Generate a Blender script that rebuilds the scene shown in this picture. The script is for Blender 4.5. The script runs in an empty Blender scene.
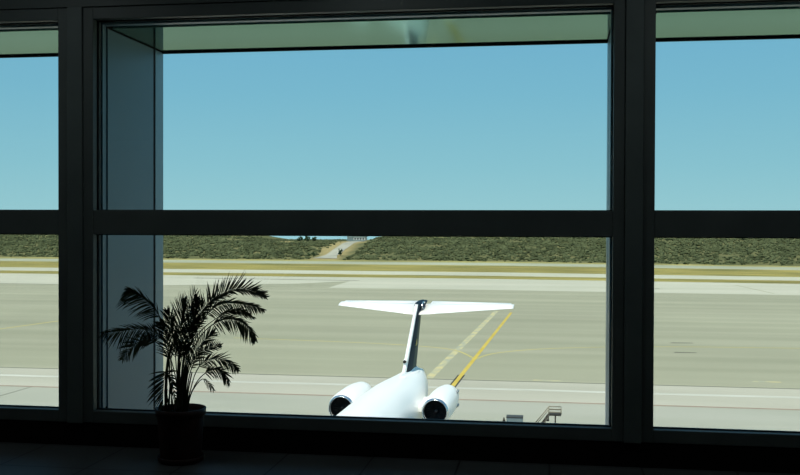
import bpy, bmesh, math, random
from mathutils import Vector, Matrix, noise
random.seed(7)
C = bpy.context.scene.collection
PI = math.pi
EYE = 1.6
AP = -12.93                      # apron level (the interior floor is z = 0)

# ------------------------------------------------------------------ helpers
YAW, PITCH, ROLL, FPX = .1525, -.013, .0032, 980.
Fv = Vector((-math.sin(YAW)*math.cos(PITCH), math.cos(YAW)*math.cos(PITCH), math.sin(PITCH)))
R0 = Vector((math.cos(YAW), math.sin(YAW), 0)); U0 = R0.cross(Fv)
Rv = R0*math.cos(ROLL)+U0*math.sin(ROLL); Uv = -R0*math.sin(ROLL)+U0*math.cos(ROLL)

def at(x, y, Y):
    """point of the place at distance Y from the viewer, read off the photograph"""
    d = Fv + Rv*((x-400)/FPX) - Uv*((y-237.5)/FPX)
    return d*(Y/d.y) + Vector((0, 0, EYE))

def obj(name, bm, mat, parent=None, smooth=False, bevel=0):
    me = bpy.data.meshes.new(name)
    bmesh.ops.recalc_face_normals(bm, faces=bm.faces[:])
    bm.to_mesh(me); bm.free()
    for m in (mat if isinstance(mat, (list, tuple)) else [mat]): me.materials.append(m)
    if smooth:
        for p in me.polygons: p.use_smooth = True
    o = bpy.data.objects.new(name, me); C.objects.link(o)
    if parent: o.parent = parent
    if bevel:
        b = o.modifiers.new('bevel', 'BEVEL'); b.width = bevel; b.segments = 2; b.limit_method = 'ANGLE'
    return o

def empty(name, loc=(0, 0, 0), rotz=0):
    o = bpy.data.objects.new(name, None); C.objects.link(o)
    o.location = loc; o.rotation_euler = (0, 0, rotz); o.empty_display_size = .2
    return o

def tag(o, label=None, cat=None, group=None, kind=None):
    if label: o['label'] = label
    if cat: o['category'] = cat
    if group: o['group'] = group
    if kind: o['kind'] = kind
    return o

def box(bm, x0, x1, y0, y1, z0, z1):
    v = [bm.verts.new(p) for p in ((x0,y0,z0),(x1,y0,z0),(x1,y1,z0),(x0,y1,z0),(x0,y0,z1),(x1,y0,z1),(x1,y1,z1),(x0,y1,z1))]
    for f in ((0,3,2,1),(4,5,6,7),(0,1,5,4),(1,2,6,5),(2,3,7,6),(3,0,4,7)):
        bm.faces.new([v[i] for i in f])

def boxes(*bs):
    bm = bmesh.new()
    for b in bs: box(bm, *b)
    return bm

def tube(bm, pts, rads, n=8, cap=True):
    rings = []
    for i, p in enumerate(pts):
        p = Vector(p)
        t = (Vector(pts[min(i+1, len(pts)-1)]) - Vector(pts[max(i-1, 0)])).normalized()
        a = t.cross(Vector((0, 0, 1)) if abs(t.z) < .9 else Vector((0, 1, 0))).normalized(); b = t.cross(a)
        r = rads[i] if isinstance(rads, (list, tuple)) else rads
        rings.append([bm.verts.new(p + a*r*math.cos(2*PI*k/n) + b*r*math.sin(2*PI*k/n)) for k in range(n)])
    for i in range(len(rings)-1):
        for k in range(n):
            bm.faces.new((rings[i][k], rings[i][(k+1) % n], rings[i+1][(k+1) % n], rings[i+1][k]))
    if cap:
        bm.faces.new(rings[0][::-1]); bm.faces.new(rings[-1])

def lathe(bm, prof, n=32, axis='z', cx=0, cy=0, cz=0):
    """prof = list of (r, h); revolved about z or y"""
    rings = []
    for r, h in prof:
        ring = []
        for k in range(n):
            a = 2*PI*k/n
            if axis == 'z': p = (cx+r*math.cos(a), cy+r*math.sin(a), cz+h)
            elif axis == 'y': p = (cx+r*math.cos(a), cy+h, cz+r*math.sin(a))
            else: p = (cx+h, cy+r*math.cos(a), cz+r*math.sin(a))
            ring.append(bm.verts.new(p))
        rings.append(ring)
    for i in range(len(rings)-1):
        for k in range(n):
            bm.faces.new((rings[i][k], rings[i][(k+1) % n], rings[i+1][(k+1) % n], rings[i+1][k]))
    if prof[0][0] > 0: bm.faces.new(rings[0][::-1])
    if prof[-1][0] > 0: bm.faces.new(rings[-1])

def loft(bm, rings, closed=True, caps=True):
    rv = [[bm.verts.new(p) for p in r] for r in rings]
    n = len(rv[0])
    for i in range(len(rv)-1):
        for k in range(n if closed else n-1):
            bm.faces.new((rv[i][k], rv[i][(k+1) % n], rv[i+1][(k+1) % n], rv[i+1][k]))
    if caps and closed:
        bm.faces.new(rv[0][::-1]); bm.faces.new(rv[-1])

def interp(tab, s):
    for a, b in zip(tab, tab[1:]):
        if s <= b[0]:
            t = (s-a[0])/(b[0]-a[0]); t = max(0, min(1, t))
            return [p+(q-p)*t for p, q in zip(a[1:], b[1:])]
    return list(tab[-1][1:])

# ---------------------------------------------------------------- materials
def pmat(name, col, rough=.6, metal=0., spec=.5, var=0., scale=(1, 1, 1), detail=4, col2=None, bump=0., bscale=None):
    m = bpy.data.materials.new(name); m.use_nodes = True
    nt = m.node_tree; N = nt.nodes; L = nt.links
    b = N['Principled BSDF']
    b.inputs['Roughness'].default_value = rough; b.inputs['Metallic'].default_value = metal
    b.inputs['Specular IOR Level'].default_value = spec
    tc = N.new('ShaderNodeTexCoord'); mp = N.new('ShaderNodeMapping'); mp.inputs['Scale'].default_value = scale
    L.new(tc.outputs['Object'], mp.inputs['Vector'])
    nz = N.new('ShaderNodeTexNoise'); nz.inputs['Scale'].default_value = 1; nz.inputs['Detail'].default_value = detail
    L.new(mp.outputs['Vector'], nz.inputs['Vector'])
    rp = N.new('ShaderNodeValToRGB')
    c2 = col2 or tuple(c*(1+var) for c in col); c1 = col if col2 else tuple(c*(1-var) for c in col)
    rp.color_ramp.elements[0].position = .35; rp.color_ramp.elements[0].color = (*c1, 1)
    rp.color_ramp.elements[1].position = .65; rp.color_ramp.elements[1].color = (*c2, 1)
    L.new(nz.outputs['Fac'], rp.inputs['Fac']); L.new(rp.outputs['Color'], b.inputs['Base Color'])
    if bump:
        n2 = N.new('ShaderNodeTexNoise'); n2.inputs['Scale'].default_value = bscale or 20; n2.inputs['Detail'].default_value = 4
        L.new(tc.outputs['Object'], n2.inputs['Vector'])
        bp = N.new('ShaderNodeBump'); bp.inputs['Strength'].default_value = bump; bp.inputs['Distance'].default_value = .05
        L.new(n2.outputs['Fac'], bp.inputs['Height']); L.new(bp.outputs['Normal'], b.inputs['Normal'])
    m['_rp'] = rp.name
    return m

def ground_mat(name, c1, c2, sx, sy, blot=.0, wear=None):
    """paving or verge with long streaks running along the runway"""
    m = pmat(name, c1, .85, 0, .2, col2=c2, scale=(sx, sy, 1), detail=6)
    nt = m.node_tree; N = nt.nodes; L = nt.links
    b = N['Principled BSDF']; rp = N[m['_rp']]
    tc = next(n for n in N if n.type == 'TEX_COORD')
    n2 = N.new('ShaderNodeTexNoise'); n2.inputs['Scale'].default_value = .035; n2.inputs['Detail'].default_value = 5
    L.new(tc.outputs['Object'], n2.inputs['Vector'])
    mr = N.new('ShaderNodeMapRange'); mr.inputs['From Min'].default_value = .3; mr.inputs['From Max'].default_value = .7
    mr.inputs['To Min'].default_value = 1-blot; mr.inputs['To Max'].default_value = 1+blot
    L.new(n2.outputs['Fac'], mr.inputs['Value'])
    mx = N.new('ShaderNodeVectorMath'); mx.operation = 'SCALE'
    L.new(rp.outputs['Color'], mx.inputs[0]); L.new(mr.outputs['Result'], mx.inputs['Scale'])
    L.new(mx.outputs['Vector'], b.inputs['Base Color'])
    return m

M = {}
M['frame'] = pmat('dark anodised aluminium', (.074, .092, .091), .5, 0, .3, var=.08, scale=(3, 3, 3))
M['cap'] = pmat('dark grey cover strip', (.082, .106, .105), .5, 0, .3, var=.08, scale=(3, 3, 3))
M['gasket'] = pmat('black rubber gasket', (.004, .004, .004), .8, 0, .1)
M['plinth'] = pmat('black plinth board', (.006, .006, .006), .9, 0, .05)
M['panel'] = pmat('blue grey metal cladding', (.080, .148, .190), .42, 0, .35, var=.05, scale=(1, 1, .3))
M['edge'] = pmat('blue grey metal edge with painted light', (.145, .24, .29), .32, 0, .5, var=.04)  # paler tone painted in for light catching the outer edge of the reveal
M['soffit'] = pmat('satin polished metal soffit', (.17, .29, .235), .07, 1, .5, var=.03, scale=(.5, 3, 1))
M['soffit'].node_tree.nodes['Principled BSDF'].inputs['Specular Tint'].default_value = (.54, .68, .63, 1)
M['facade'] = pmat('grey render', (.25, .26, .25), .9, var=.08)
M['wall'] = pmat('interior wall paint', (.62, .64, .62), .8, var=.05)
M['ceil'] = pmat('interior ceiling board', (.72, .74, .72), .9, var=.05)
M['pot'] = pmat('dark red brown plastic pot', (.016, .006, .005), .6, 0, .3, var=.15, scale=(9, 9, 9))
M['soil'] = pmat('potting soil', (.012, .009, .006), .95, 0, .1, var=.5, scale=(60, 60, 60), bump=.8, bscale=80)
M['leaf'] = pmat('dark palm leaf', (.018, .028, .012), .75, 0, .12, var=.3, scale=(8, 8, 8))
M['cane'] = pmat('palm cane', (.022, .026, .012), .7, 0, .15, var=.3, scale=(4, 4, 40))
M['white'] = pmat('white aircraft paint', (.90, .90, .87), .28, 0, .5, var=.015, scale=(.7, .7, .7))
M['silver'] = pmat('bare metal lip', (.62, .66, .68), .25, .9, .5, var=.05)
M['navy'] = pmat('navy aircraft paint', (.012, .03, .048), .6, 0, .06, var=.1)
M['rudder'] = pmat('grey olive rudder paint', (.12, .135, .115), .7, 0, .06, var=.08)
M['dark'] = pmat('black engine interior', (.008, .008, .009), .6, 0, .2)
M['fan'] = pmat('dark fan blades', (.035, .035, .038), .45, .3, .4, var=.2)
M['glassdark'] = pmat('dark cabin glazing', (.05, .06, .07), .15, 0, .5)
M['tyre'] = pmat('black tyre', (.02, .02, .02), .9, 0, .1)
M['gold'] = pmat('gold paint', (.60, .44, .10), .5)
M['steel'] = pmat('grey steel', (.30, .32, .32), .5, .2, .4, var=.1)
M['darksteel'] = pmat('dark brown steel', (.045, .042, .035), .7, 0, .2, var=.1)
M['beige'] = pmat('beige painted rail', (.24, .22, .16), .6, var=.05)
M['cart'] = pmat('blue grey painted sheet steel', (.16, .21, .23), .5, 0, .4, var=.06)
M['cartlid'] = pmat('dark lid', (.05, .055, .055), .6, 0, .2)
M['asphalt'] = ground_mat('grey green asphalt', (.268, .272, .186), (.325, .322, .228), .006, .17, .06)
M['concrete'] = ground_mat('pale concrete', (0.371, 0.364, 0.288), (0.430, 0.416, 0.336), .02, .12, .05)
M['concrete_far'] = ground_mat('pale far concrete', (0.406, 0.407, 0.312), (0.467, 0.457, 0.360), .01, .08, .04)
M['apron'] = ground_mat('greenish concrete', (0.312, 0.322, 0.254), (0.361, 0.365, 0.300), .03, .12, .06)
M['golden'] = ground_mat('dry golden grass', (.155, .15, .038), (.33, .27, .075), .045, .30, .2)
M['verge'] = ground_mat('dry green verge', (0.221, 0.212, 0.068), (0.340, 0.297, 0.104), .05, .2, .2)
M['taxi'] = ground_mat('bleached taxiway', (0.398, 0.402, 0.303), (0.465, 0.461, 0.348), .01, .3, .06)
M['runway'] = ground_mat('grey perimeter road', (0.265, 0.290, 0.200), (0.388, 0.396, 0.281), .01, .15, .08)
M['joint'] = pmat('dark joint filler', (.10, .10, .07), .9)
M['pink'] = pmat('pinkish joint filler', (.27, .20, .145), .9, var=.1)
M['whiteline'] = ground_mat('worn white line', (.40, .40, .33), (.53, .53, .46), .15, 1., .08)
M['yellow'] = ground_mat('yellow line paint', (.48, .36, .06), (.55, .42, .09), .3, .3, .06)
M['fadedyellow'] = ground_mat('faded yellow line paint', (.40, .36, .14), (.47, .41, .15), .1, .1, .08)
M['blackpaint'] = pmat('black line border', (.03, .03, .02), .9)
M['road'] = ground_mat('pale hill road', (.27, .275, .22), (.38, .375, .30), .1, .1, .08)
M['scrub'] = pmat('dry green scrub', (.046, .056, .026), .95, 0, .05, col2=(.098, .115, .056), scale=(.16, .10, .22), detail=7)
M['tree'] = pmat('dark tree leaves', (.018, .038, .018), .95, 0, .05, col2=(.045, .075, .032), scale=(.8, .8, .8), detail=6)
M['trunk'] = pmat('tree bark', (.06, .045, .03), .95, var=.2)
M['house'] = pmat('whitewashed wall', (.62, .62, .56), .8, var=.04)
M['roofing'] = pmat('grey blue roof sheet', (.16, .22, .22), .7, var=.08)
# worn old line: paint with missing flakes
def worn(name, c, base, lo, hi):
    m = pmat(name, base, .85, 0, .2, col2=c, scale=(.9, .55, 1), detail=6)
    rp = m.node_tree.nodes[m['_rp']]
    rp.color_ramp.elements[0].position = lo; rp.color_ramp.elements[1].position = hi
    return m
M['worn'] = worn('worn pale yellow line', (.52, .46, .24), (.33, .345, .255), .38, .60)
# floor tiles
def tiles():
    m = pmat('dark floor tiles', (.045, .052, .054), .55, 0, .25, var=.12, scale=(2, 2, 2))
    nt = m.node_tree; N = nt.nodes; L = nt.links; b = N['Principled BSDF']; rp = N[m['_rp']]
    tc = next(n for n in N if n.type == 'TEX_COORD')
    br = N.new('ShaderNodeTexBrick'); br.inputs['Scale'].default_value = 1
    br.offset = 0; br.inputs['Brick Width'].default_value = .6; br.inputs['Row Height'].default_value = .6
    br.inputs['Mortar Size'].default_value = .006; br.inputs['Mortar'].default_value = (.006, .006, .006, 1)
    L.new(tc.outputs['Object'], br.inputs['Vector'])
    L.new(rp.outputs['Color'], br.inputs['Color1']); L.new(rp.outputs['Color'], br.inputs['Color2'])
    L.new(br.outputs['Color'], b.inputs['Base Color'])
    return m
M['tiles'] = tiles()
def glazing():
    m = bpy.data.materials.new('window glass'); m.use_nodes = True
    nt = m.node_tree; N = nt.nodes; L = nt.links; N.remove(N['Principled BSDF'])
    out = N['Material Output']; t = N.new('ShaderNodeBsdfTransparent'); t.inputs['Color'].default_value = (.965, .985, .975, 1)
    g = N.new('ShaderNodeBsdfGlossy'); g.inputs['Roughness'].default_value = 0
    fr = N.new('ShaderNodeFresnel'); fr.inputs['IOR'].default_value = 1.45
    mx = N.new('ShaderNodeMixShader')
    L.new(fr.outputs['Fac'], mx.inputs['Fac']); L.new(t.outputs['BSDF'], mx.inputs[1]); L.new(g.outputs['BSDF'], mx.inputs[2])
    L.new(mx.outputs['Shader'], out.inputs['Surface'])
    return m
M['glass'] = glazing()
def seamat():
    m = pmat('sea with painted haze', (.24, .42, .44), .5, 0, .5, var=.05, scale=(.01, .01, .01))  # distant haze is painted into this pale sea colour
    return m
M['sea'] = seamat()

# ------------------------------------------------------------- the terminal
YF, YG, YR = 6.62, 6.70, 7.866          # frame face, glass, outer edge of the reveal
MOD, MH = 3.922, .134                    # window module, half a mullion
MC = [-3.381-MOD, -3.381, .541, .541+MOD]
ZT, ZB, ZTU, ZTL, ZS = 3.066, .252, 1.697, 1.524, 3.051
S = lambda o: tag(o, kind='structure')
XW0, XW1, YB, ZC = -13., 11., -9., 3.6

S(obj('floor', boxes((XW0, XW1, YB, YF+.02, -.2, 0)), M['tiles']))
S(obj('ceiling', boxes((XW0-.3, XW1+.3, YB-.3, YR, ZC, ZC+.3)), M['ceil']))
S(obj('wall_back', boxes((XW0, XW1, YB-.3, YB, -.2, ZC)), M['wall']))
S(obj('wall_left', boxes((XW0-.3, XW0, YB-.3, YR, -.2, ZC)), M['wall']))
S(obj('wall_right', boxes((XW1, XW1+.3, YB-.3, YR, -.2, ZC)), M['wall']))
# front wall: panels above and below the windows, blank bays and the piers between the reveals
wf = [(XW0, XW1, YF+.012, YF+.3, ZT+.083, ZC), (XW0, XW1, YF+.05, YF+.2, -.2, ZB-.09)]
wf += [(XW0, MC[0]-.002, YF+.05, YR, -.2, ZC), (MC[3]+.002, XW1, YF+.05, YR, -.2, ZC)]
for c in MC[1:3]: wf.append((c-.09, c+.134, YF+.14, YR-.02, AP, ZC))
wf.append((MC[0]-.05, MC[3]+.05, YF+.3, YR-.02, ZS+.06, ZC))
wf.append((XW0, XW1, YF+.03, YR-.02, AP, -.21))
S(obj('wall_front', boxes(*wf), M['facade']))
S(obj('baseboard_front', boxes((XW0, XW1, YF+.005, YF+.05, 0, ZB-.09)), M['plinth']))
h = obj('trim_1', boxes((XW0, XW1, YF-.004, YF+.012, ZT+.09, ZC)), M['frame']); S(h)

def window(i):
    x0, x1 = MC[i]+MH, MC[i+1]-MH
    w = S(empty('window_%d' % (i+1), ((x0+x1)/2, YF, ZB)))
    ox = (x0+x1)/2
    def part(name, bs, mat, bevel=0):
        return obj(name, boxes(*[(a-ox, b-ox, c-YF, d-YF, e-ZB, f-ZB) for a, b, c, d, e, f in bs]), mat, w, bevel=bevel)
    part('frame', [(x0-.076, x0, YF, YG+.05, ZB-.085, ZT+.083), (x1, x1+.076, YF, YG+.05, ZB-.085, ZT+.083),
                   (x0, x1, YF, YG+.05, ZT, ZT+.083), (x0, x1, YF, YG+.05, ZB-.085, ZB)], M['frame'], .004)
    part('transom', [(x0, x1, YF+.004, YG+.04, ZTL, ZTU)], M['frame'], .004)
    g = .005
    for z0, z1 in ((ZB, ZTL), (ZTU, ZT)):
        part('gasket', [(x0, x0+g, YG-.016, YG+.012, z0, z1), (x1-g, x1, YG-.016, YG+.012, z0, z1),
                        (x0+g, x1-g, YG-.016, YG+.012, z0, z0+g), (x0+g, x1-g, YG-.016, YG+.012, z1-g, z1)], M['gasket'])
        part('glass_pane', [(x0+g*.5, x1-g*.5, YG-.003, YG+.003, z0+g*.5, z1-g*.5)], M['glass'])
    # outer bead of the frame, then the deep metal reveal outside
    part('outer_bead', [(x0, x0+.012, YG+.05, YG+.11, ZB, ZT), (x1-.012, x1, YG+.05, YG+.11, ZB, ZT), (x0, x1, YG+.05, YG+.11, ZT-.016, ZT+.03)], M['panel'])
    rl, rr = x0+.02, x1+.025
    yj = YR-.19
    for xa, xb in ((rl-.02, rl), (rr, rr+.02)):
        part('reveal_panel', [(xa, xb, YG+.115, yj-.02, -1.2, ZS-.016)], M['panel'], .003)
        part('reveal_edge', [(xa, xb, yj+.02, YR, -1.2, ZS-.014)], M['edge'], .006)
    part('joint_backing', [(rl-.014, rl-.004, YG+.11, YR-.02, -1.2, ZS+.02), (rr+.004, rr+.014, YG+.11, YR-.02, -1.2, ZS+.02)], M['gasket'])
    part('soffit_panel', [(rl+.006, rr-.006, YG+.16, YR-.03, ZS-.008, ZS+.03)], M['soffit'], .004)
    part('soffit_lip', [(rl-.02, rr+.02, YR-.028, YR, ZS-.022, ZS+.05)], M['gasket'])
    part('soffit_gap', [(rl-.02, rr+.02, YG+.05, YR-.03, ZS+.032, ZS+.05)], M['gasket'])
    part('outer_sill', [(rl-.02, rr+.02, YG+.05, YR, -1.3, -1.2)], M['panel'])
for i in range(3): window(i)
for i in range(4):
    c = MC[i]
    S(obj('trim_%d' % (i+2), boxes((c-.0575, c+.0575, YF-.018, YG+.05, ZB-.088, ZT+.088)), M['cap'], bevel=.004))

# ------------------------------------------------------------- potted palm
PX, PY = -2.462, 6.30
palm = tag(empty('potted_palm', (PX, PY, 0)), 'potted palm in dark red brown pot on the floor in front of the window', 'potted plant')
def prel(v): return Vector(v) - Vector((PX, PY, 0))
bm = bmesh.new()
lathe(bm, [(0.000, .012), (0.129, .012), (0.137, .05), (0.155, .30), (0.157, .315), (0.167, .318), (0.169, .36), (0.160, .362), (0.157, .33), (0.150, .30), (0, .30)], 40)
obj('pot', bm, M['pot'], palm, True)
bm = bmesh.new(); lathe(bm, [(0, 0), (0.135, 0), (0.150, .012), (0.155, .04), (0.150, .042), (0.143, .02), (0, .011)], 40)
obj('saucer', bm, M['pot'], palm, True)
bm = bmesh.new(); lathe(bm, [(0.151, .302), (0.148, .325), (0.104, .332), (0.052, .338), (0, .34)], 32)
obj('soil', bm, M['soil'], palm, True)

def spline(pts, n):
    out = []
    P = [pts[0]+(pts[0]-pts[1])] + list(pts) + [pts[-1]+(pts[-1]-pts[-2])]
    m = len(pts)-1
    for k in range(n+1):
        u = k/n*m; i = min(int(u), m-1); t = u-i
        a, b, c, d = P[i], P[i+1], P[i+2], P[i+3]
        out.append(.5*((2*b)+(-a+c)*t+(2*a-5*b+4*c-d)*t*t+(-a+3*b-3*c+d)*t**3))
    return out

PXM = .0064                                        # one photograph pixel at the plant, in metres
def blade(bm, p, d, L, w, droop, side):
    """one leaflet: a tapering folded blade that bends down along its length"""
    d = d.normalized(); seg = 5; prev = None
    nrm = side
    q = p.copy(); dirv = d.copy(); rows = []
    for s in range(seg+1):
        t = s/seg
        ww = w*(.35+1.3*t)*(1-t)**.7 if t < 1 else 0
        ww = w*min(1, .4+2.2*t)*max(.0, 1-t**2.2)
        wv = dirv.cross(nrm).normalized()*ww*.5
        rows.append((q+wv, q-nrm*ww*.14, q-wv))
        dirv = (dirv+Vector((0, 0, -droop/seg))).normalized()
        q = q+dirv*(L/seg)
    vs = [[bm.verts.new(v) for v in r] for r in rows[:-1]]
    tip = bm.verts.new(rows[-1][1])
    for a, b in zip(vs, vs[1:]):
        bm.faces.new((a[0], a[1], b[1], b[0])); bm.faces.new((a[1], a[2], b[2], b[1]))
    bm.faces.new((vs[-1][0], vs[-1][1], tip)); bm.faces.new((vs[-1][1], vs[-1][2], tip))

def frond(px, Y0, Y1, start, n, left, right, w=.0095, r0=.005):
    """px: rachis in photograph pixels from the pot to the tip; left / right: (angle, length px, droop) of each leaflet row"""
    k = len(px); n = int(n*1.35)
    pts = [prel(at(x, y, Y0+(Y1-Y0)*(i/(k-1))**1.3)) for i, (x, y) in enumerate(px)]
    sp = spline(pts, 60)
    bm = bmesh.new()
    tube(bm, sp[::3], [r0*(1-.8*i/20) for i in range(21)], 6)
    i0 = int(start*60)
    for row, sg in ((left, 1), (right, -1)):
        if not row: continue
        ang, L, droop = row
        for j in range(n):
            t = (j+random.random()*.4)/n
            u = i0+t*(59.5-i0); i = min(int(u), 59); p = sp[i].lerp(sp[i+1], u-i)
            T = (sp[i+1]-sp[i]).normalized()
            up = T.cross(Vector((0, 1, 0))).normalized()          # side of the frond as seen from the hall
            if up.z < 0 and False: up = -up
            a = math.radians(ang*(1.15-.55*t)+random.uniform(-7, 7))
            d = T*math.cos(a)+(up if sg > 0 else -up)*math.sin(a)+Vector((0, random.uniform(-.45, .2), 0))
            prof = (.8+.4*t) if t < .5 else (1.0-.74*((t-.5)/.5)**1.4)
            blade(bm, p, d, L*PXM*prof*random.uniform(.85, 1.12), w*random.uniform(.8, 1.15), droop*random.uniform(.6, 1.4),
                  Vector((random.uniform(-.7, .7), -1, random.uniform(-.5, .5))).normalized())
    return obj('frond', bm, M['leaf'], palm)

# left of travel = anticlockwise side in the photograph
FR = [
 # upper left arching frond, then the low left one
 ([(171,412),(172,375),(168,345),(160,317),(148,302),(137,294),(127,290)], 6.28, 6.05, .50, 30, (58, 27, .55), (14, 18, .25)),
 ([(168,412),(170,380),(168,352),(159,335),(141,329),(121,331),(101,333)], 6.26, 5.90, .48, 30, (62, 27, .7), (34, 15, .3)),
 ([(169,412),(170,380),(167,356),(156,342),(143,340),(131,348),(122,360)], 6.24, 5.86, .50, 18, (40, 20, .5), (50, 18, .2)),
 # big right arch
 ([(183,412),(185,372),(189,343),(197,320),(209,303),(222,294),(238,289),(254,292),(267,298)], 6.30, 6.10, .40, 44, (44, 24, -.05), (26, 15, .35)),
 ([(182,412),(184,372),(190,345),(200,325),(212,309),(226,303),(241,304),(253,306),(265,310)], 6.32, 6.42, .46, 36, (16, 15, .1), (58, 17, .6)),
 ([(184,412),(187,375),(193,350),(203,333),(217,322),(231,319),(243,323),(252,332),(256,341)], 6.28, 6.00, .48, 36, (18, 15, .25), (56, 20, .55)),
 ([(184,412),(186,375),(191,350),(200,332),(214,320),(228,312),(241,311),(255,318)], 6.30, 6.25, .62, 16, (10, 14, .2), (28, 14, .4)),
 # upright centre
 ([(180,412),(180,380),(180,350),(181,322),(184,299)], 6.30, 6.30, .42, 24, (26, 30, -.1), (26, 26, -.1)),
 ([(182,412),(184,375),(188,345),(193,318),(198,297)], 6.32, 6.20, .42, 26, (32, 24, -.1), (26, 22, 0)),
 ([(178,412),(177,380),(175,352),(171,328),(167,310)], 6.34, 6.36, .45, 22, (38, 22, 0), (30, 22, 0)),
 ([(179,412),(179,380),(183,352),(190,330),(205,316)], 6.26, 6.10, .45, 24, (40, 22, .1), (30, 22, .3)),
 ([(179,412),(176,380),(170,355),(166,335),(160,322)], 6.34, 6.25, .45, 22, (44, 20, .2), (34, 20, 0)),
 ([(181,412),(182,375),(185,340),(190,312),(196,290)], 6.27, 6.22, .55, 8, (24, 26, -.1), (22, 24, -.05), .008),
 ([(183,412),(186,372),(192,338),(203,312),(219,293)], 6.33, 6.40, .5, 14, (38, 26, -.1), (28, 12, .2), .008),
 # low right fronds
 ([(185,412),(187,390),(191,370),(199,356),(210,348),(222,345)], 6.26, 6.05, .42, 18, (36, 18, -.05), (30, 14, .3)),
 ([(186,412),(190,392),(196,372),(205,361),(219,359),(231,364),(239,371)], 6.28, 6.10, .40, 22, (26, 17, .2), (40, 16, .5)),
 ([(187,412),(191,394),(199,379),(209,371),(218,370),(225,375),(229,385)], 6.30, 6.30, .44, 20, (22, 14, .3), (46, 15, .6)),
 ([(187,412),(190,396),(197,384),(203,379),(209,384),(214,391)], 6.24, 6.10, .62, 5, (22, 9, .3), (40, 9, .5)),
 ([(184,412),(186,388),(189,370),(196,352),(206,338),(215,332)], 6.34, 6.40, .45, 18, (40, 18, 0), (36, 16, .2)),
 # hanging frond on the left of the canes
 ([(174,412),(171,392),(168,376),(166,372),(164,381),(163,394),(163,408)], 6.24, 6.08, .46, 13, None, (58, 23, .35), .016),
 ([(170,412),(167,395),(166,380),(168,374),(172,382),(175,396),(177,406)], 6.22, 6.10, .50, 10, (45, 14, .3), (35, 8, .3), .014),
]
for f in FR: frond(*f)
for px, r in (([(166,413),(166,385),(168,360),(172,345)], .012), ([(178,413),(178.5,385),(179,360),(181,345)], .013), ([(181,413),(181.5,390),(183,365),(187,345)], .011),
              ([(186,413),(188,392),(192,372)], .007)):
    bm = bmesh.new(); sp = spline([prel(at(x, y, 6.30)) for x, y in px], 16)
    tube(bm, sp, [r*(1-.35*i/16)*(1.12 if i % 4 == 0 else 1) for i in range(17)], 8)
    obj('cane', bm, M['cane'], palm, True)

# --------------------------------------------------------- airfield ground
def slant(y):                       # the far pavements swing slightly towards the terminal on the right
    return 0 if y < 150 else .06+(y-220)*.0006
def strip(name, y0, y1, mat, x0=-900, x1=700):
    bm = bmesh.new(); k0, k1, xa = slant(y0), slant(y1), -15
    P = [(x0, y0), (xa, y0), (150, y0-k0*165), (x1, y0-k0*165), (x1, y1-k1*165), (150, y1-k1*165), (xa, y1), (x0, y1)]
    lo = [bm.verts.new((x, y, AP-.4)) for x, y in P]; up = [bm.verts.new((x, y, AP)) for x, y in P]
    for a, b, c, d in ((0, 1, 6, 7), (1, 2, 5, 6), (2, 3, 4, 5)):
        bm.faces.new([up[i] for i in (a, b, c, d)]); bm.faces.new([lo[i] for i in (d, c, b, a)])
    for i in range(8): bm.faces.new((lo[i], lo[(i+1) % 8], up[(i+1) % 8], up[i]))
    return S(obj(name, bm, mat))
strip('apron', YR-.02, 81.2, M['apron'])
strip('taxi_lane', 81.2, 91.6, M['concrete'])
strip('asphalt_field', 91.6, 220, M['asphalt'])
strip('concrete_shoulder', 220, 265, M['concrete_far'])
strip('grass_verge', 265, 281, M['golden'])
strip('runway_shoulder', 281, 302, M['taxi'])
strip('grass_field', 302, 352, M['golden'])
strip('perimeter_road', 352, 378, M['runway'])
strip('road_verge', 378, 400, M['verge'])
def flat(name, polys, mat, z=AP+.006, t=.012):
    """thin slabs of paint or filler lying on the paving"""
    bm = bmesh.new()
    for poly in polys:
        a = [bm.verts.new((x, y, z-t)) for x, y in poly]; b = [bm.verts.new((x, y, z)) for x, y in poly]
        n = len(poly); bm.faces.new(a[::-1]); bm.faces.new(b)
        for k in range(n): bm.faces.new((a[k], a[(k+1) % n], b[(k+1) % n], b[k]))
    return S(obj(name, bm, mat))
def ribbon(pts, w):
    P = [Vector((x, y, 0)) for x, y in pts]; L, R = [], []
    for i, p in enumerate(P):
        t = (P[min(i+1, len(P)-1)]-P[max(i-1, 0)]).normalized(); nn = Vector((-t.y, t.x, 0))*w*.5
        L.append(p+nn); R.append(p-nn)
    return [[(L[i].x, L[i].y), (R[i].x, R[i].y), (R[i+1].x, R[i+1].y), (L[i+1].x, L[i+1].y)] for i in range(len(P)-1)]
def curve(pts, n=24): return [(v.x, v.y) for v in spline([Vector((x, y, 0)) for x, y in pts], n)]
flat('edge_joint', [[(-400, 91.45), (300, 91.45), (300, 91.75), (-400, 91.75)]], M['joint'])
flat('lane_joint', [[(-400, 81.0), (300, 81.0), (300, 81.45), (-400, 81.45)]], M['pink'])
flat('slab_joint', ribbon([(-45.8, 60), (-45.8, 76.3), (-45.6, 81.2)], .12), M['joint'])
flat('edge_line', [[(-400, 86.5), (300, 86.5), (300, 87.4), (-400, 87.4)]], M['whiteline'])
flat('far_joint', [[(-400, 219.6), (-100, 219.6), (-100, 220.4), (-400, 220.4)], [(-95, 252), (-49, 249), (-49, 250.2), (-95, 253.6)]], M['joint'])
flat('far_slab', [[(-95, 220), (-50.5, 220), (-51, 247.5), (-62, 233)]], M['asphalt'])
flat('far_crack', ribbon([(44.8, 250), (47.5, 220)], .5), M['asphalt'])
flat('lead_in_line', ribbon([(-10.2, 36), (-8.7, 86.5), (-6.4, 163.7)], .42), M['yellow'], AP+.010)
flat('lead_in_border', ribbon([(-10.48, 36), (-8.98, 86.5), (-8.75, 94.5)], .15)+ribbon([(-9.92, 36), (-8.42, 86.5), (-8.19, 94.5)], .15), M['blackpaint'], AP+.011)
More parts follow.
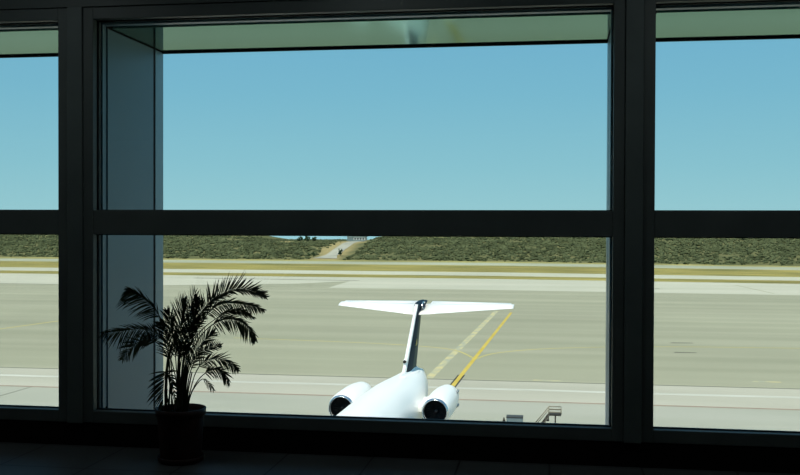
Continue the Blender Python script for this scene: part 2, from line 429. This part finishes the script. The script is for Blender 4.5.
flat('old_line', ribbon([(-11.35, 91.8), (-10.1, 130), (-9.0, 166)], .75), M['worn'], AP+.004)
flat('turn_line', ribbon(curve([(-8.0, 105.5), (-9.2, 109.5), (-11.3, 113.6), (-15.4, 116.2), (-24, 118.5), (-40, 120.5)]), .30), M['fadedyellow'], AP+.008)
flat('turn_line', ribbon(curve([(-8.0, 105.5), (-7.2, 109.0), (-5.6, 112.), (-1.2, 116.), (5.9, 119.), (16, 121.2), (34, 122.5)]), .30), M['fadedyellow'], AP+.008)
flat('gate_line', ribbon([(-80.5, 80), (-74.9, 125), (-72.6, 136.7), (-69, 165)], .5), M['fadedyellow'], AP+.008)
flat('tar_patch', [[(14.0, 115.3), (16.6, 115.6), (16.5, 116.0), (14.2, 116.1)], [(14.6, 124.6), (17.5, 125), (17.4, 125.5), (15, 125.4)],
                   [(22, 230.6), (25, 231), (24.6, 232.2), (22.4, 232)]], M['joint'], AP+.009)
flat('chalk_mark', [[(-1.6, 92.4), (1.2, 92.2), (1.0, 92.7), (-1.5, 92.8)], [(18.6, 95.0), (21.3, 95.1), (21.2, 95.5), (18.8, 95.6)]], M['worn'], AP+.009)

# --------------------------------------------------------------- the hills
ROAD = [(396, -92.3), (404, -92.4), (415, -92.7), (432, -94.2), (455, -95.8), (475, -97.), (495, -97.5), (520, -98)]
def road_x(y):
    return interp(ROAD, y)[0]
def base(x):
    return 390-max(0, min(165, x+15))*.17-min(8, max(0, (-x-100)*.05))*-1
def hill(x, y):
    y = y+398-base(x)
    if y < 398: return 0
    cr = 10.6+1.0*noise.noise(Vector((x*.012, 3.1, 0)))
    g = max(0, min(1, (abs(x+124)-36)/12))
    if x > -92: g = min(1, max(0, .35+(x+90)/12))
    crest = 6.2+(cr-6.2)*g
    up = .0745*(y-398)
    z = min(up, crest) if up < crest-1 else crest-1/(1+(up-crest+1))
    if y > 545: z -= .06*(y-545)
    rd = abs(x-road_x(y))
    return z+.35*noise.noise(Vector((x*.05, y*.05, 1)))*min(1, (y-398)/20)*min(1, rd/8)
def hillside():
    bm = bmesh.new(); rows = []
    ys = [350+4*i for i in range(48)]+[545+30*i for i in range(12)]
    xs = [-900+40*i for i in range(14)]+[-345+3*i for i in range(160)]+[140+40*i for i in range(15)]
    for y in ys: rows.append([bm.verts.new((x, y, AP-(.02 if hill(x, y) > .03 else .3)+hill(x, y))) for x in xs])
    for a, b in zip(rows, rows[1:]):
        for k in range(len(xs)-1): bm.faces.new((a[k], a[k+1], b[k+1], b[k]))
    return bm
def earth_mat():
    m = pmat('dry hillside soil', (.07, .085, .038), .95, 0, .05, col2=(.15, .145, .065), scale=(.12, .09, .1), detail=7)
    nt = m.node_tree; N = nt.nodes; L = nt.links; b = N['Principled BSDF']; rp = N[m['_rp']]
    tc = next(n for n in N if n.type == 'TEX_COORD')
    at_ = N.new('ShaderNodeAttribute'); at_.attribute_name = 'bare'
    mx = N.new('ShaderNodeMix'); mx.data_type = 'RGBA'; mx.inputs[7].default_value = (.30, .25, .115, 1)
    L.new(at_.outputs['Fac'], mx.inputs[0]); L.new(rp.outputs['Color'], mx.inputs[6]); L.new(mx.outputs[2], b.inputs['Base Color'])
    return m
def bare(x, y):
    d = x-road_x(y)
    r = 4.2+3*noise.noise(Vector((x*.08, y*.08, 9)))
    if d < 0: r += 2.5*max(0, min(1, (y-405)/20))
    b = 1-max(0, min(1, (abs(d)-r)/3))
    c = 1-max(0, min(1, (math.hypot((x+131)/2.8, (y-478)/5)-1)/.6))
    return max(b, c)
ho = S(obj('hillside', hillside(), earth_mat(), None, True))
ca = ho.data.attributes.new('bare', 'FLOAT', 'POINT')
for i, v in enumerate(ho.data.vertices): ca.data[i].value = bare(v.co.x, v.co.y)
bm = bmesh.new(); rows = []
for k in range(63):
    y = 396+2*k; x = road_x(y); w = 2.7 if y > 408 else 2.7+(408-y)*.2
    rows.append([bm.verts.new((x+o*w, y, AP+.12+max(hill(x, y), hill(x+o*w, y)))) for o in (-1, -.33, .33, 1)])
for a, b in zip(rows, rows[1:]):
    for k in range(3): bm.faces.new((a[k], a[k+1], b[k+1], b[k]))
S(obj('hill_road', bm, M['road'], None, True))
S(obj('sea', boxes((-9000, 9000, 700, 24000, AP-21, AP-20)), M['sea']))

# scrub that nobody could count: one object
ICO = None
def ico():
    b = bmesh.new(); bmesh.ops.create_icosphere(b, subdivisions=1, radius=1)
    v = [p.co.copy() for p in b.verts]; f = [[q.index for q in fc.verts] for fc in b.faces]; b.free(); return v, f
IV, IF = ico()
CLEAR = [(-127.8, 492, 2.6), (-124.1, 492, 2.6), (-120.4, 492, 2.6), (-88.7, 408, 2.4), (-98.5, 402, 2.), (-100.6, 402, 2.)]
def scrub():
    rnd = random.Random(3); V, F = [], []
    n = 0
    while n < 22000:
        x = rnd.uniform(-330, 150); y = base(x)+1+rnd.random()**.85*148
        if x < -.62*y or x > .36*y: continue
        b = bare(x, y)
        if -6 < x-road_x(y) < 9 or (b > .5 and rnd.random() < .9): continue
        if y < base(x)+4 and rnd.random() < .3: continue
        if -106 < x < -93 and y > 480: continue
        if any(math.hypot(x-a, y-b) < c for a, b, c in CLEAR): continue
        if noise.noise(Vector((x*.045, y*.06, 4))) < -.42 and rnd.random() < .8: continue
        r = rnd.uniform(.4, 1.05)*(.8 if y > 480 else 1); h = r*rnd.uniform(.45, .8)
        if -155 < x < -98 and y > 465: r *= .6; h *= .5
        cx, cy, cz = x, y, AP+hill(x, y)+h*.35
        o = len(V); a = rnd.uniform(0, 6.28); ca_, sa = math.cos(a), math.sin(a)
        for p in IV:
            k = rnd.uniform(.6, 1.3)
            px, py, pz = p.x*r*k, p.y*r*k, p.z*h*k
            V.append((cx+px*ca_-py*sa, cy+px*sa+py*ca_, cz+pz))
        F += [[i+o for i in f] for f in IF]
        n += 1
    me = bpy.data.meshes.new('hillside_scrub'); me.from_pydata(V, [], F); me.materials.append(M['scrub'])
    ob = bpy.data.objects.new('hillside_scrub', me); C.objects.link(ob)
    return ob
tag(scrub(), 'dense low green scrub covering the far hillside beyond the airfield', 'scrub', kind='stuff')

def leaf_ball(bm, c, rx, rz, n, rnd):
    for _ in range(n):
        d = Vector((rnd.gauss(0, 1), rnd.gauss(0, 1), rnd.gauss(0, 1))).normalized()*rnd.random()**.4
        q = Vector(c)+Vector((d.x*rx, d.y*rx, d.z*rz)); s = rx*rnd.uniform(.22, .42)
        vs = [bm.verts.new(q+p*s*rnd.uniform(.7, 1.2)) for p in IV]
        for f in IF: bm.faces.new([vs[i] for i in f])
def tree(name, x, y, h, rx, label, cat, group=None, trunk=True, rz=None, seed=1):
    rnd = random.Random(seed); z = AP+hill(x, y)-.05
    t = tag(empty(name, (x, y, z)), label, cat, group)
    rz = rz or rx*.75
    bm = bmesh.new(); tube(bm, [(0, 0, 0), (.1, 0, h*.35), (.05, 0, h-rz)], [.16, .12, .08], 6); obj('trunk', bm, M['trunk'], t)
    bm = bmesh.new(); leaf_ball(bm, (0, 0, h-rz), rx, rz, 26, rnd); obj('crown', bm, M['tree'], t)
    return t
tree('tree', -127.8, 492, 2.5, 1.6, 'leftmost of three small round trees on the hill crest left of the road', 'tree', 'trees on the hill crest', seed=1)
tree('tree', -124.1, 492, 2.6, 1.5, 'middle of three small round trees on the hill crest left of the road', 'tree', 'trees on the hill crest', seed=2)
tree('tree', -120.4, 492, 2.3, 1.3, 'rightmost of three small round trees on the hill crest left of the road', 'tree', 'trees on the hill crest', seed=3)
tree('shrub', -88.4, 408, 3.2, .95, 'dark upright shrub at the right edge of the hill road', 'shrub', seed=4, rz=1.3)
tree('shrub', -98.5, 402, 2.0, .6, 'small dark shrub just left of the foot of the hill road', 'shrub', seed=5, rz=.8)
tree('shrub', -100.6, 402, 1.7, .5, 'smallest dark shrub, left of another one by the foot of the hill road', 'shrub', seed=6, rz=.7)

# low white building on the crest beside the road
bz = AP+hill(-98.5, 496)-.1
bl = tag(empty('building', (-98.5, 494, bz)), 'long low white building on the hill crest at the top of the road', 'building')
obj('wall', boxes((-1.6, 4.4, 0, 6, 0, 2.5)), M['house'], bl)
obj('side_wing', boxes((-5., -1.62, .4, 5, 0, 2.7)), M['roofing'], bl)
obj('roof', boxes((-1.9, 4.7, -.3, 6.3, 2.5, 2.75)), M['roofing'], bl)
for k in range(4): obj('window', boxes((-1.1+1.4*k, -.3+1.4*k, -.06, .05, 1.0, 1.9)), M['glassdark'], bl)
obj('base_wall', boxes((-5.2, 4.9, -.5, -.1, 0, .8)), M['roofing'], bl)

# ------------------------------------------------------------- the aircraft
X0, Y0, PSI = -9.84, 23.72, -.0285
plane = tag(empty('airplane', (X0, Y0, AP), PSI), 'white twin engine jet airliner with high tailplane and navy fin, parked on the apron', 'airplane')
ZOFF = .38
FUS = [(0, 2.75, .03, .03), (.25, 2.75, .42, .4), (.8, 2.8, .8, .78), (1.6, 2.9, 1.12, 1.12), (2.6, 3.02, 1.38, 1.45), (3.8, 3.12, 1.55, 1.66),
       (5.2, 3.3, 1.65, 1.8), (6.8, 3.4, 1.67, 1.85), (28, 3.46, 1.67, 1.85), (31, 3.42, 1.67, 1.84), (33, 3.40, 1.62, 1.76), (35, 3.44, 1.48, 1.60), (37, 3.58, 1.25, 1.38),
       (39, 3.76, .95, 1.12), (40.6, 3.88, .62, .8), (42, 3.95, .3, .5), (42.8, 3.95, .06, .34)]
def fus(s):
    zc, hw, hh = interp(FUS, s); return zc+ZOFF, hw, hh
def fring(s, n=40):
    zc, hw, hh = fus(s)
    return [(hw*math.cos(2*PI*k/n), s, zc+hh*math.sin(2*PI*k/n)) for k in range(n)]
ss = [r[0] for r in FUS[:8]]+[7+i for i in range(1, 24)]+[31, 32, 33, 34, 35, 36, 37, 38, 39, 40, 40.6, 41.3, 42, 42.8]
bm = bmesh.new(); loft(bm, [fring(s) for s in ss])
fo = obj('fuselage', bm, M['white'], plane, True)
def skin_panel(s0, s1, a0, a1, off=.012, n=4):
    """patch lying on the fuselage skin; angles from the port side upward, in degrees"""
    bm = bmesh.new(); g = []
    for i in range(n+1):
        s = s0+(s1-s0)*i/n; zc, hw, hh = fus(s); row = []
        for j in range(n+1):
            a = math.radians(a0+(a1-a0)*j/n)
            row.append(bm.verts.new(((hw+off)*math.cos(a), s, zc+(hh+off)*math.sin(a))))
        g.append(row)
    for a, b in zip(g, g[1:]):
        for k in range(n): bm.faces.new((a[k], a[k+1], b[k+1], b[k]))
    return bm
wsrc = None
for k in range(28):
    s = 6.2+k*.82
    if s > 24.9: break
    for a0, a1 in ((14, 24), (156, 166)):
        obj('cabin_window', skin_panel(s-.13, s+.13, a0, a1), M['glassdark'], plane)
for a0, a1 in ((22, 42), (44, 66), (68, 89), (91, 112), (114, 136), (138, 158)):
    obj('cockpit_window', skin_panel(1.75, 2.35, a0, a1), M['glassdark'], plane)
bm = boxes((-.03, .03, 16, 16.6, fus(16)[0]+1.84, fus(16)[0]+2.15)); obj('blade_antenna', bm, M['white'], plane)

def foil(s_le, chord, l, z, th, zte=None, n=10):
    """closed aerofoil ring at span l"""
    zte = z if zte is None else zte; up, lo = [], []
    for i in range(n+1):
        t = .5*(1-math.cos(PI*i/n)); zz = z+(zte-z)*t
        y = th*chord*2.6*(.2969*math.sqrt(t)-.126*t-.3516*t*t+.2843*t**3-.1036*t**4)*1.9
        up.append((l, s_le+chord*t, zz+y)); lo.append((l, s_le+chord*t, zz-y))
    return up+lo[-2:0:-1]
# wings
for sg in (-1, 1):
    bm = bmesh.new(); loft(bm, [foil(15.5, 8.2, sg*1.0, 2.0, .12, 1.9), foil(20.5, 4.4, sg*6.0, 2.35, .11), foil(25.5, 1.6, sg*16.4, 3.0, .1)])
    obj('wing', bm, M['white'], plane, True)
# engines
for sg in (-1, 1):
    ex, es, ez = sg*2.68, 30.2, 4.13
    bm = bmesh.new()
    lathe(bm, [(.64, 1.0), (.64, .3), (.65, .12), (.67, .09), (.73, .1), (.79, .35), (.835, .9), (.85, 1.6), (.85, 3.2), (.80, 4.4), (.70, 5.4), (.60, 5.9), (.52, 5.9), (.5, 5.3)], 40, 'y', ex, es, ez)
    nac = obj('nacelle', bm, M['white'], plane, True)
    bm = bmesh.new(); lathe(bm, [(.645, .25), (.65, .1), (.665, .03), (.69, 0), (.715, .03), (.742, .12), (.765, .2)], 40, 'y', ex, es-.01, ez)
    # open ring: remove the end caps
    for f in [f for f in bm.faces if len(f.verts) > 4]: bm.faces.remove(f)
    obj('intake_lip', bm, M['silver'], nac, True)
    bm = bmesh.new(); lathe(bm, [(.638, .2), (.638, .75), (.0, .76)], 40, 'y', ex, es, ez)
    for f in [f for f in bm.faces if len(f.verts) > 4]: bm.faces.remove(f)
    obj('intake_duct', bm, M['dark'], nac, True)
    bm = bmesh.new()
    for k in range(24):
        a = 2*PI*k/24; c, s_ = math.cos(a), math.sin(a); c2, s2 = math.cos(a+.17), math.sin(a+.17)
        q = [(ex+.14*c, es+.62, ez+.14*s_), (ex+.59*c, es+.6, ez+.59*s_), (ex+.59*c2, es+.70, ez+.59*s2), (ex+.14*c2, es+.72, ez+.14*s2)]
        bm.faces.new([bm.verts.new(p) for p in q])
    lathe(bm, [(.0, .42), (.06, .45), (.12, .55), (.15, .7)], 20, 'y', ex, es, ez)
    obj('fan', bm, M['fan'], nac)
    bm = bmesh.new()
    loft(bm, [[(sg*1.2, 30.9, ez+.13), (sg*1.2, 34.6, ez+.1), (sg*1.2, 34.6, ez-.1), (sg*1.2, 30.9, ez-.13)],
              [(sg*2.0, 31.0, ez+.13), (sg*2.0, 34.5, ez+.1), (sg*2.0, 34.5, ez-.1), (sg*2.0, 31.0, ez-.13)]])
    obj('pylon', bm, M['white'], plane)
    for zz, ssn in ((.42, 4.6), (-.42, 4.6)):
        bm = bmesh.new(); lathe(bm, [(0, 0), (.07, .1), (.09, .5), (.06, .9), (0, 1.05)], 10, 'y', ex+sg*.70, es+ssn-.4, ez+zz)
        obj('reverser_fairing', bm, M['steel'], nac, True)
# fin and rudder
def fin_ring(z, f0, f1, th):
    t = (z-5.0)/(9.0-5.0); le = 34.6+5.0*t; te = 39.9+2.4*t
    a = le+(te-le)*f0; b = le+(te-le)*f1; n = 8; up, lo = [], []
    for i in range(n+1):
        u = a+(b-a)*i/n; q = (u-le)/(te-le)
        y = th*(.02+2.3*(.2969*math.sqrt(max(q, 0))-.126*q-.3516*q*q+.2843*q**3-.1036*q**4))
        up.append((y, u, z)); lo.append((-y, u, z))
    return up+lo[::-1]
for nm, f0, f1, mt, k in (('fin', .055, .52, 'navy', 1), ('rudder', .525, 1, 'rudder', 1), ('leading_edge', 0, .065, 'white', 1.06)):
    bm = bmesh.new(); loft(bm, [fin_ring(z, f0, f1, (.80-.05*(z-5))*k) for z in (4.6, 5.3, 6, 7, 8, 8.8, 9.3)])
    po = obj(nm, bm, M[mt], plane, True)
    if nm == 'leading_edge': po['label'] = 'white leading edge strip of the fin'
    if nm == 'fin': fin_o = po
# dorsal ram air inlet at the foot of the leading edge
bm = bmesh.new(); lathe(bm, [(0, -.25), (.10, -.24), (.13, -.1), (.12, .3), (.05, .6)], 16, 'y', 0, 35.95, 6.12)
obj('inlet_fairing', bm, M['white'], plane, True)
bm = bmesh.new(); lathe(bm, [(0, -.262), (.105, -.252), (.105, -.2), (0, -.2)], 16, 'y', 0, 35.95, 6.12)
obj('inlet_hole', bm, M['dark'], plane)
# fillet at fin root
bm = bmesh.new(); loft(bm, [[(x*w, s, fus(s)[0]+fus(s)[2]-.12+h*math.exp(-(x*2.2)**2)) for x in (-1, -.6, -.3, 0, .3, .6, 1)] for s, w, h in ((33.6, .15, .1), (34.6, .3, .3), (36, .5, .36), (38.5, .5, .3), (40.6, .3, .2))], closed=False, caps=False)
obj('dorsal_fillet', bm, M['white'], plane, True)
# bullet, tailplane, elevators
bm = bmesh.new(); lathe(bm, [(0, 0), (.10, .06), (.17, .25), (.23, .8), (.26, 1.8), (.22, 2.9), (.12, 3.9), (.03, 4.7)], 20, 'y', 0, 40.0, 9.2)
obj('bullet_fairing', bm, M['navy'], plane, True)['label'] = 'navy bullet fairing on top of the fin'
def tail_foil(l, f0, f1):
    t = abs(l)/6.12
    le = 39.9+3.55*t; ch = 4.0*(1-t)+1.35*t
    zl = 8.62+.24*t; zt_ = 9.24-.14*t
    a, b = le+ch*f0, le+ch*f1; za, zb = zl+(zt_-zl)*f0, zl+(zt_-zl)*f1; n = 8; up, lo = [], []
    for i in range(n+1):
        u = f0+(f1-f0)*i/n
        y = (.105*ch*(.9 if t < .5 else 1.15))*1.25*(.2969*math.sqrt(u)-.126*u-.3516*u*u+.2843*u**3-.1036*u**4)*2.4+.008
        up.append((l, le+ch*u, zl+(zt_-zl)*u+y)); lo.append((l, le+ch*u, zl+(zt_-zl)*u-y))
    return up+lo[::-1]
for sg in (-1, 1):
    bm = bmesh.new(); loft(bm, [tail_foil(sg*l, 0, .72) for l in (.05, 1.5, 3, 4.5, 5.9, 6.12)])
    tp = obj('tailplane', bm, M['white'], plane, True)
    bm = bmesh.new(); loft(bm, [tail_foil(sg*l, .725, 1) for l in (.5, 2., 4, 5.9)])
    obj('elevator', bm, M['white'], tp, True)
# emblem high on the fin (a pale swirl) and a small gold flash on the rudder joint
def fin_pt(s, z, off=.02):
    t = (z-5)/4; le = 34.6+5.0*t; te = 39.9+2.4*t; q = (s-le)/(te-le)
    return Vector(((.80-.05*(z-5))*(.02+2.3*(.2969*math.sqrt(max(q, 0))-.126*q-.3516*q*q+.2843*q**3-.1036*q**4))+off, s, z))
bm = bmesh.new()
for sg in (1,):
    tube(bm, [Vector((.27, 41.35+.62*math.cos(a), 9.14+.22*math.sin(a))) for a in [math.radians(40+13*k) for k in range(22)]], .05, 6)
obj('emblem', bm, M['silver'], fin_o)['label'] = 'pale swirl emblem near the top of the fin'
bm = bmesh.new()
q = [fin_pt(38.6, 6.75), fin_pt(39.6, 6.75), fin_pt(39.2, 7.15)]
a = [bm.verts.new(p) for p in q]; b = [bm.verts.new(p+Vector((.02, 0, 0))) for p in q]
bm.faces.new(a); bm.faces.new(b)
for k in range(3): bm.faces.new((a[k], a[(k+1) % 3], b[(k+1) % 3], b[k]))
obj('gold_flash', bm, M['gold'], fin_o)['label'] = 'small gold flash on the fin'
# landing gear
def wheel(l, s, r=.5, w=.32, parent=None):
    bm = bmesh.new(); lathe(bm, [(r*.45, -w*.3), (r*.8, -w*.5), (r, -w*.3), (r, w*.3), (r*.8, w*.5), (r*.45, w*.3)], 24, 'x', l, s, r)
    obj('wheel', bm, M['tyre'], parent, True)
for l, s, z in ((0, 4.2, 2.2), (-2.5, 25.6, 2.1), (2.5, 25.6, 2.1)):
    bm = bmesh.new(); r = .34 if l == 0 else .5
    tube(bm, [(l, s, r), (l, s, z)], .09, 10); tube(bm, [(l-.35, s, r), (l+.35, s, r)], .06, 8); tube(bm, [(l, s, .9), (l, s+.8, z)], .05, 8)
    g = obj('landing_gear', bm, M['steel'], plane, True)
    for d in (-.3, .3): wheel(l+d, s, r, .24, g)

# --------------------------------------------------------- apron equipment
st = tag(empty('maintenance_stairs', (.35, 67, AP)), 'small wheeled maintenance stairs with railed platform, right of the equipment cart', 'stairs')
W2, PH, RH = .41, 1.72, 2.17
obj('platform', boxes((-W2, W2, -.5, .5, PH, PH+.1)), M['darksteel'], st)
def bars(name, segs, r, mat):
    bm = bmesh.new()
    for a, b in segs: tube(bm, [a, b], r, 8)
    return obj(name, bm, mat, st, True)
for y in (-.48, .48):
    bars('platform_rail', [((-W2, y, PH+.1), (-W2, y, RH)), ((W2, y, PH+.1), (W2, y, RH)), ((-W2, y, RH), (W2, y, RH)), ((-W2, y, PH+.24), (W2, y, PH+.24))], .034, M['beige'])
    bars('stair_rail', [((-W2, y, RH-.02), (-W2-1.1, y, .78)), ((-W2-1.1, y, .78), (-W2-1.1, y, .1)), ((-W2-.02, y, PH-.1), (-W2-1.1, y, .12))], .034, M['beige'])
bars('platform_rail', [((W2, -.48, RH), (W2, .48, RH)), ((W2, -.48, PH+.24), (W2, .48, PH+.24))], .034, M['beige'])
for k in range(5):
    z = PH-.33*(k+1); x = -W2-.22*(k+1)
    obj('step', boxes((x-.02, x+.24, -.46, .46, z-.05, z+.02), (x+.19, x+.24, -.46, .46, z, z+.27)), M['darksteel'], st)
for x, y in ((.03, -.4), (.03, .4), (.36, -.42), (.36, .42)):
    if x < .3: bars('leg', [((x, y, PH), (x, y, .0))], .045, M['darksteel'])
for y in (-.47, .47): bars('stringer', [((-W2-.02, y, PH-.05), (-W2-1.1, y, .12))], .05, M['darksteel'])
bars('base_frame', [((-W2-1.1, -.46, .12), (.2, -.42, .12)), ((-W2-1.1, .46, .12), (.2, .42, .12)), ((.03, -.42, .3), (.03, .42, .3))], .04, M['darksteel'])

ct = tag(empty('equipment_cart', (-2.345, 67, AP)), 'low blue grey equipment cart with dark lid, left of the small stairs', 'cart')
obj('body', boxes((-.55, .55, -.36, .36, .42, 1.46)), M['cart'], ct, bevel=.03)
obj('lid', boxes((-.57, .57, -.38, .38, 1.46, 1.54)), M['cartlid'], ct, bevel=.02)
obj('side_panel', boxes((-.43, .43, -.372, -.355, .6, 1.3)), M['cart'], ct)
obj('chassis', boxes((-.5, .5, -.34, .34, .3, .42)), M['darksteel'], ct)
for x in (-.48, .48):
    for y in (-.3, .3):
        bm = bmesh.new(); lathe(bm, [(.1, -.08), (.25, -.08), (.27, 0), (.25, .08), (.1, .08)], 20, 'x', x, y, .27); obj('wheel', bm, M['tyre'], ct, True)
bm = bmesh.new(); tube(bm, [(-.5, 0, .45), (-.74, 0, .5), (-.74, 0, 1.3)], .05, 8); tube(bm, [(-.84, 0, 1.12), (-.64, 0, 1.12)], .08, 8); tube(bm, [(-.74, 0, 1.0), (-.74, 0, 1.42)], [.15, .03], 10)
obj('tow_handle', bm, M['darksteel'], ct, True)

# ------------------------------------------------------------ light and sky
w = bpy.data.worlds.new('sky'); bpy.context.scene.world = w; w.use_nodes = True
nt = w.node_tree; N = nt.nodes; L = nt.links; bg = N['Background']
tc = N.new('ShaderNodeTexCoord'); sx = N.new('ShaderNodeSeparateXYZ'); L.new(tc.outputs['Generated'], sx.inputs[0])
rp = N.new('ShaderNodeValToRGB'); L.new(sx.outputs['Z'], rp.inputs['Fac'])
e = rp.color_ramp.elements
e[0].position = 0; e[0].color = (.36, .655, .715, 1)
e[1].position = 1; e[1].color = (.05, .19, .42, 1)
for p, c in ((.06, (.28, .59, .70)), (.13, (.217, .525, .69)), (.2, (.18, .475, .68)), (.45, (.09, .30, .54))):
    q = rp.color_ramp.elements.new(p); q.color = (*c, 1)
L.new(rp.outputs['Color'], bg.inputs['Color']); bg.inputs['Strength'].default_value = 1
sd = bpy.data.lights.new('sun', 'SUN'); sd.energy = 5.4; sd.angle = .009; sd.color = (1, .945, .83)
so = bpy.data.objects.new('sun', sd); C.objects.link(so)
dirn = Vector((.12, .46, -1.0)).normalized()          # high sun from behind the terminal, a little to the left
so.rotation_euler = dirn.to_track_quat('-Z', 'Y').to_euler(); so.location = (0, 0, 60)

for k in range(7):                                     # added unseen fill lamps under the ceiling, lifting the dark window frames
    ld = bpy.data.lights.new('added_fill_lamp', 'AREA'); ld.shape = 'SQUARE'; ld.size = .4; ld.energy = 4.6; ld.color = (.90, 1, .99)
    lo = bpy.data.objects.new('added_fill_lamp', ld); C.objects.link(lo); lo.location = (-8.5+2.4*k, 5.35, ZC-.01)

# ---------------------------------------------------------------- camera
cd = bpy.data.cameras.new('camera'); cam = bpy.data.objects.new('camera', cd); C.objects.link(cam)
cd.sensor_fit = 'HORIZONTAL'; cd.sensor_width = 36; cd.lens = FPX*36/800; cd.clip_end = 40000; cd.clip_start = .05
cam.matrix_world = Matrix(((Rv.x, Uv.x, -Fv.x, 0), (Rv.y, Uv.y, -Fv.y, 0), (Rv.z, Uv.z, -Fv.z, EYE), (0, 0, 0, 1)))
sc = bpy.context.scene; sc.camera = cam
vs = sc.view_settings; sc.display_settings.display_device = 'sRGB'
vs.view_transform = 'Standard'; vs.look = 'None'; vs.exposure = 0; vs.gamma = 1; vs.use_curve_mapping = False
sc.cycles.max_bounces = 8; sc.cycles.diffuse_bounces = 5; sc.cycles.transparent_max_bounces = 16
